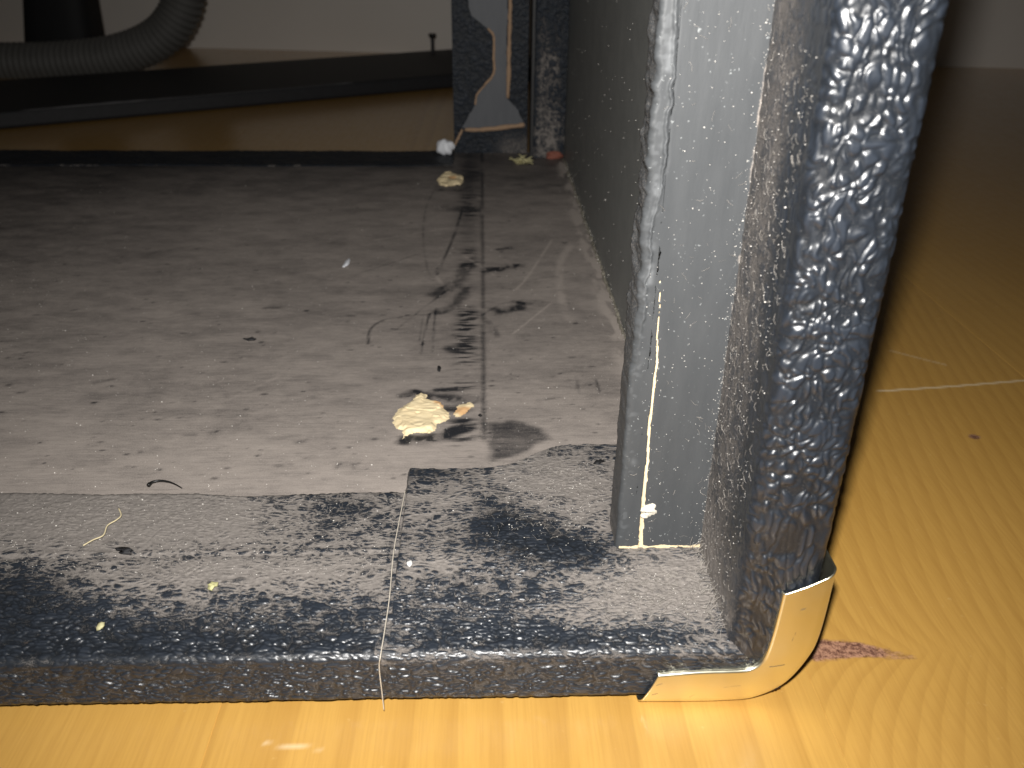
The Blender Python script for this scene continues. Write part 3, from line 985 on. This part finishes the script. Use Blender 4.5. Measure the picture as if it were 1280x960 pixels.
# reddish chip under the upright
a, b = at(681, 199, 2, 0), at(704, 197, 2, 0)
V, F = blob((.5 * (a + b)) + np.array([0, -1, 2.0]), 1.0, 14, 8, (6.0, 2.2, 3.0), .3, 8)
mesh_obj('wood_chip', V, F, plain('reddish_wood', (.22, .075, .05), .8, .3, .4), cab)
# pale glue lump at the stile's foot
a = at(556, 186, 2, 0)
V, F = blob(at(557, 184, 1, 478.0), 5.6, 20, 12, (1.15, .8, .85), .25, 3)
mesh_obj('glue_lump', V, F, plain('white_glue', (.74, .76, .80), .5, .08, .2), cab)
# frayed straw coloured splinters by the upright
M_STRAW = plain('straw_splinter', (.50, .46, .25), .8, .3, .8)
Vs, Fs = [], []
c0 = at(652, 204, 2, 0)
for k in range(26):
    a0 = random.uniform(0, 2 * math.pi)
    L = random.uniform(3, 10)
    p0 = c0 + np.array([random.uniform(-5, 4), random.uniform(-3, 4), .4])
    d0 = np.array([math.cos(a0), math.sin(a0) * 1.4, random.uniform(0, .7)])
    pts = [p0, p0 + d0 * L * .5 + np.array([0, 0, random.uniform(0, 1.5)]), p0 + d0 * L]
    v_, f_ = tube(smooth_path(pts, 5), [.6, .8, .7, .5, .15], 5)
    Fs += [tuple(i + sum(len(x) for x in Vs) for i in q_) for q_ in f_]
    Vs.append(v_)
fr_ = mesh_obj('splinter_tuft', np.vstack(Vs), Fs, M_STRAW, cab)

# ------------------------------------------------------------------ things behind the cabinet
# loose panel lying on the floor
pa, pb = at(0, 163, 2, FLOOR_Z), at(400, 126, 2, FLOOR_Z)
u = (pb - pa) / np.linalg.norm(pb - pa)
v = np.array([-u[1], u[0], 0])
c0, c1 = pa - u * 200, pa + u * 600
fe = at(200, 86, 2, FLOOR_Z + 15)
wdt = (fe - pa) @ v
V = [c0, c1, c1 + v * wdt, c0 + v * wdt]
V, F = prism([(p[0], p[1]) for p in V], FLOOR_Z + .3, FLOOR_Z + 15, 2)
lp = empty('loose_panel', (*(.5 * (c0 + c1) + v * wdt / 2)[:2], FLOOR_Z))
tag(lp, 'long black panel lying flat on the floor behind the cabinet', 'panel')
bevel(mesh_obj('board', V, F, plain('black_panel_cloth', (.012, .0125, .015), .65, .5, .12, .4), lp, smooth=False), 3)
# thin grey bead, paler than the panel, along its near top edge
a = pa + u * 20 + np.array([0, 0, 15.1]); b = pa + u * 330 + np.array([0, 0, 15.1])
pts = [a + (b - a) * t + np.array([0, 0, 0]) - v * .6 for t in np.linspace(0, 1, 30)]
V, F = tube(pts, np.array([.3 + 1.0 * max(0, math.sin(7 * t) * random.random()) for t in np.linspace(0, 1, 30)]), 5)
mesh_obj('pale_edge', V, F, plain('edge_grey', (.10, .10, .105), .8), lp)
# screw standing on it
sp = at(541, 66, 2, FLOOR_Z + 15)
sp = sp - v * max(0, (sp - pa) @ v - wdt + 8)
hgt = 19.0
s_ = (np.linalg.norm(sp - CAM)) / F_PX
scr = empty('screw', (sp[0], sp[1], FLOOR_Z + 15))
tag(scr, 'single dark screw standing head up on the black panel', 'screw')
M_STEEL = plain('dark_steel', (.03, .03, .032), .45)
pth = [(sp[0], sp[1], FLOOR_Z + 15 + z_) for z_ in np.linspace(0, hgt, 30)]
V, F = tube(pth, np.array([2.0 + .5 * (i % 2) for i in range(30)]), 10)
mesh_obj('shank', V, F, M_STEEL, scr)
pth = [(sp[0], sp[1], FLOOR_Z + 15 + z_) for z_ in (hgt - 1, hgt + 1.5, hgt + 3.2, hgt + 4.0)]
V, F = tube(pth, np.array([2.2, 4.6, 5.2, 4.4]), 14)
mesh_obj('screw_head', V, F, M_STEEL, scr)

# corrugated hose
def hz(x, y, Y_=935.0): return at(x, y, 1, Y_)
ctr = smooth_path([hz(-260, 70), hz(-120, 78), hz(0, 79), hz(80, 77), hz(150, 68), hz(200, 46), hz(226, 10), hz(233, -40), hz(228, -110), hz(205, -200)], 620)
sl = np.concatenate([[0], np.cumsum(np.linalg.norm(np.diff(ctr, axis=0), axis=1))])
rib = .5 + .5 * np.cos(2 * np.pi * sl / 6.8)
V, F = tube(ctr, 20.0 + 3.0 * rib ** .7, 28)
hp = ctr[120]
q = Mat('grey_hose_plastic')
q.set(q.mix(q.noise(.05, 3), (.11, .108, .10), (.16, .157, .148)), .55, q.bump(q.noise(.5, 3), .1, .3))
hs = mesh_obj('corrugated_hose', V, F, q.m, None, org=(hp[0], hp[1], FLOOR_Z))
tag(hs, 'grey corrugated plastic hose bending upward in front of the pale wall', 'hose')

# black upright behind the hose
YU = 1020.0
a0, a1 = hz(35, 0, YU), hz(118, 0, YU)
b0, b1 = hz(38, 62, YU), hz(128, 62, YU)
cx0, cx1 = .5 * (a0 + a1), .5 * (b0 + b1)
w0, w1 = .5 * (a1 - a0)[0], .5 * (b1 - b0)[0]
rows = []
for t in np.linspace(-2.2, 1.0, 26):
    c = cx0 + (cx1 - cx0) * t
    ww = (w0 + (w1 - w0) * t) 
    zc = c[2]
    if zc < FLOOR_Z: continue
    ring = []
    for k in range(28):
        g_ = 2 * math.pi * k / 28
        ca, sa = math.cos(g_), math.sin(g_)
        ring.append((c[0] + ww * math.copysign(abs(ca) ** .6, ca), YU + ww * .8 * math.copysign(abs(sa) ** .6, sa), zc))
    rows.append(ring)
lw = rows[-1]
rows.append([(x, y, FLOOR_Z + 12) for x, y, _ in lw])
rows.append([(cx1[0] + (x - cx1[0]) * 1.5, YU + (y - YU) * 1.3, FLOOR_Z + 8) for x, y, _ in lw])
rows.append([(cx1[0] + (x - cx1[0]) * 1.5, YU + (y - YU) * 1.3, FLOOR_Z) for x, y, _ in lw])
P = np.array(rows)
up = grid('upright_stand', P, plain('black_plastic', (.010, .0105, .012), .7), None, org=(cx1[0], YU, FLOOR_Z), closed_u=True)
tag(up, 'black tapered plastic upright standing behind the corrugated hose', 'stand')

# ------------------------------------------------------------------ small loose things
def on_board(x, y, lift=.4):
    p = at(x, y, 2, 0)
    if p[1] < 64 or (p[0] > -82 and p[1] < 88): lift += 1.0
    return p + np.array([0, 0, lift])
def strand(name, pts, rad, mat, label, cat, n=40):
    pts = np.array(pts)
    V, F = tube(smooth_path(pts, n), rad, 6)
    o = mesh_obj(name, V, F, mat, None, org=pts.mean(0))
    return tag(o, label, cat)
M_HAIR = plain('pale_thread', (.55, .50, .42), .6)
hair = [at(480, 888, 1, -1.2), at(477, 862, 1, -1.3), at(474, 834, 1, -1.2), at(476, 818, 2, .6), at(482, 780, 2, 1.2), at(487, 745, 2, 1.5),
        on_board(492, 700, .7), on_board(498, 665, .8), on_board(503, 640, .9), on_board(507, 618, .6)]
strand('thread', hair, .13, M_HAIR, 'long pale thread hanging over the near edge of the black cloth', 'thread', 90)
fib = [on_board(x, y, .9) for x, y in [(106, 689), (118, 682), (131, 676), (136, 664), (147, 657), (153, 651), (150, 642)]]
strand('straw_fibre', fib, .20, plain('straw_fibre', (.58, .50, .32), .8), 'bent straw coloured fibre lying in the thick dust', 'fibre')
cur = [on_board(x, y, 1.2) for x, y in [(186, 611), (191, 607), (200, 605), (210, 606), (219, 609), (228, 614)]]
strand('bristle', cur, np.concatenate([[.6] * 5, np.linspace(.42, .15, 35)]), plain('black_bristle', (.008, .008, .008), .4), 'short curled black bristle at the border of the board and cloth', 'bristle')
def flake(name, x, y, size, col, label, cat, seed, lift=.5, squash=(1, 1, .4), rough=.5):
    p = on_board(x, y, lift)
    V, F = blob(p, size, 10, 7, squash, rough, seed)
    o = mesh_obj(name, V, F, plain(name + '_stuff', col, .7, .2, 1.0), None, org=p)
    return tag(o, label, cat)
flake('white_flake', 433, 330, 1.6, (.75, .77, .82), 'small white paint flake lying alone on the dusty board', 'flake', 1, squash=(.8, 4.0, .35))
flake('crumb', 747, 583, 1.2, (.008, .008, .009), 'black crumb beside the foot of the grey batten', 'crumb', 2, .8, (1.3, 1.4, .6), .7)
flake('crumb', 549, 462, .9, (.008, .008, .009), 'tiny black crumb above the large patch of torn pale wood', 'crumb', 3, .4, (.7, 2.2, .5), .7)
flake('crumb', 600, 520, .6, (.006, .006, .007), 'tiny round black crumb just right of the torn pale wood', 'crumb', 5, .3, (1, 1.2, .6), .4)
flake('crumb', 313, 425, 1.1, (.02, .02, .022), 'speck like dark crumb in the middle of the dusty board', 'crumb', 6, .4, (1.8, 1.4, .5), .8)
flake('dark_tuft', 155, 694, 1.4, (.010, .010, .012), 'dark tuft on the crease of the cloth under the straw fibre', 'tuft', 7, .5, (1.6, .9, .45), 1.3)
flake('yellow_crumb', 266, 737, 1.1, (.50, .48, .24), 'pale yellow green crumb, the larger one on the wrinkled black cloth', 'crumb', 8, .2, (1.0, 1.3, .5))
flake('yellow_crumb', 127, 786, .9, (.48, .45, .25), 'pale yellow crumb, the smaller one near the lower edge of the black cloth', 'crumb', 9, .0, (1.0, 1.3, .5))
flake('white_crumb', 512, 711, .8, (.75, .74, .72), 'small white crumb on the dusty corner flap beside the thread', 'crumb', 10, .7, (.8, 1.6, .5))

# lint and specks: nobody could count them
def lint(name, samplers, mat, label):
    Vs, Fs, off = [], [], 0
    for count, fn, L0, L1, rad in samplers:
        for k in range(count):
            p, n_ = fn()
            if p is None: continue
            n_ = np.array(n_, float)
            a = RNG.normal(0, 1, 3)
            a -= n_ * (a @ n_)
            a /= np.linalg.norm(a)
            b = np.cross(n_, a)
            L = random.uniform(L0, L1)
            bend = random.uniform(-.25, .25) * L
            pts = [p + a * (-L / 2) + n_ * .05, p + b * bend * .5 + n_ * random.uniform(.1, .5), p + a * L / 2 + b * bend * random.uniform(-.4, .4) + n_ * .1]
            r = rad * random.uniform(.6, 1.3)
            v_ = []
            for q_ in pts:
                for s in range(3):
                    g_ = 2 * math.pi * s / 3
                    v_.append(q_ + r * (math.cos(g_) * b + math.sin(g_) * n_))
            for i in range(2):
                for s in range(3):
                    Fs.append((off + i * 3 + s, off + i * 3 + (s + 1) % 3, off + i * 3 + 3 + (s + 1) % 3, off + i * 3 + 3 + s))
            Vs += v_
            off += 9
    o = mesh_obj(name, np.array(Vs), np.array(Fs), mat)
    return tag(o, label, 'dust', kind='stuff')
def specks(name, samplers, mat, label):
    Vs, Fs, off = [], [], 0
    for count, fn, r0, r1 in samplers:
        for k in range(count):
            p, n_ = fn()
            if p is None: continue
            r = random.uniform(r0, r1) * (1.7 if random.random() < .06 else 1)
            st = random.uniform(.7, 1.8)
            for dx in ((st, 0, 0), (-st, 0, 0), (0, 1, 0), (0, -1, 0), (0, 0, 1), (0, 0, -1)):
                Vs.append(p + r * np.array(dx))
            for t_ in ((0, 2, 4), (2, 1, 4), (1, 3, 4), (3, 0, 4), (2, 0, 5), (1, 2, 5), (3, 1, 5), (0, 3, 5)):
                Fs.append(tuple(off + i for i in t_))
            off += 6
    o = mesh_obj(name, np.array(Vs), np.array(Fs), mat)
    return tag(o, label, 'dust', kind='stuff')
def s_cloth():
    p = at(random.uniform(-10, 500), random.uniform(620, 720), 2, 1.0)
    return p, (0, 0, 1)
def s_corner():
    x, y = random.gauss(700, 55), random.gauss(625, 35)
    if x > 757 or x < 520 or y < 575 or y > 720: return None, None
    return at(x, y, 2, 2.2), (0, 0, 1)
def s_foot():
    x, y = random.gauss(830, 60), random.gauss(735, 28)
    if y < 695 or y > 810 or x > 900: return None, None
    return at(x, y, 2, 1.4), (0, 0, 1)
def s_side():
    z_, y_ = random.uniform(0, 130), random.uniform(5, 34)
    return np.array([-1.15, y_, z_]), (-1, 0, 0)
def s_inner_corner():
    return np.array([-1.2 - abs(random.gauss(0, 2)), random.uniform(3, 34), 1.2 + abs(random.gauss(0, 2.0))]), (-.7, 0, .7)
def s_board():
    x, y = random.uniform(0, 780), random.uniform(225, 620)
    p = at(x, y, 2, .12)
    if p[0] > -1 or (p[0] > -82 and p[1] < 88) or p[1] < 66: return None, None
    return p, (0, 0, 1)
def s_batten():
    z_ = random.uniform(1, 140)
    return np.array([random.uniform(-21, -.5), BY - .1, z_]), (0, -1, 0)
def s_batten_edge():
    z_ = random.uniform(1, 140)
    return np.array([-.6 + random.gauss(0, .9), BY - .15, z_]), (0, -1, 0)
def s_wall():
    return np.array([-.15, random.uniform(60, 440), random.uniform(1, 120)]), (-1, 0, 0)
def s_wallfoot():
    return np.array([-1.2 + random.gauss(0, .9), random.uniform(60, 450), abs(random.gauss(0, 2.5)) + .3]), (-1, 0, 0)
M_LINT = plain('grey_lint', (.38, .35, .315), .9, .35, .6)
lint('lint', [(700, s_cloth, .8, 2.6, .035), (380, s_corner, .8, 2.6, .032), (420, s_foot, .8, 3.0, .045), (420, s_side, .7, 2.2, .032),
              (120, s_inner_corner, 1.0, 4.0, .05), (90, s_board, .8, 3.0, .04), (60, s_batten, .6, 2.5, .03)], M_LINT, 'fine grey lint caught in the dust of the black cloth')
M_SPECK = plain('pale_dust_speck', (.70, .67, .62), .8, .25, 1.0)
specks('dust_specks', [(900, s_board, .06, .16), (260, s_batten, .05, .13), (420, s_batten_edge, .05, .14), (160, s_wall, .08, .22), (300, s_wallfoot, .08, .22),
                       (500, s_cloth, .05, .14), (400, s_corner, .05, .14), (400, s_side, .05, .12), (160, s_foot, .06, .16)], M_SPECK,
       'scattered pale dust specks on the dusty cabinet surfaces')
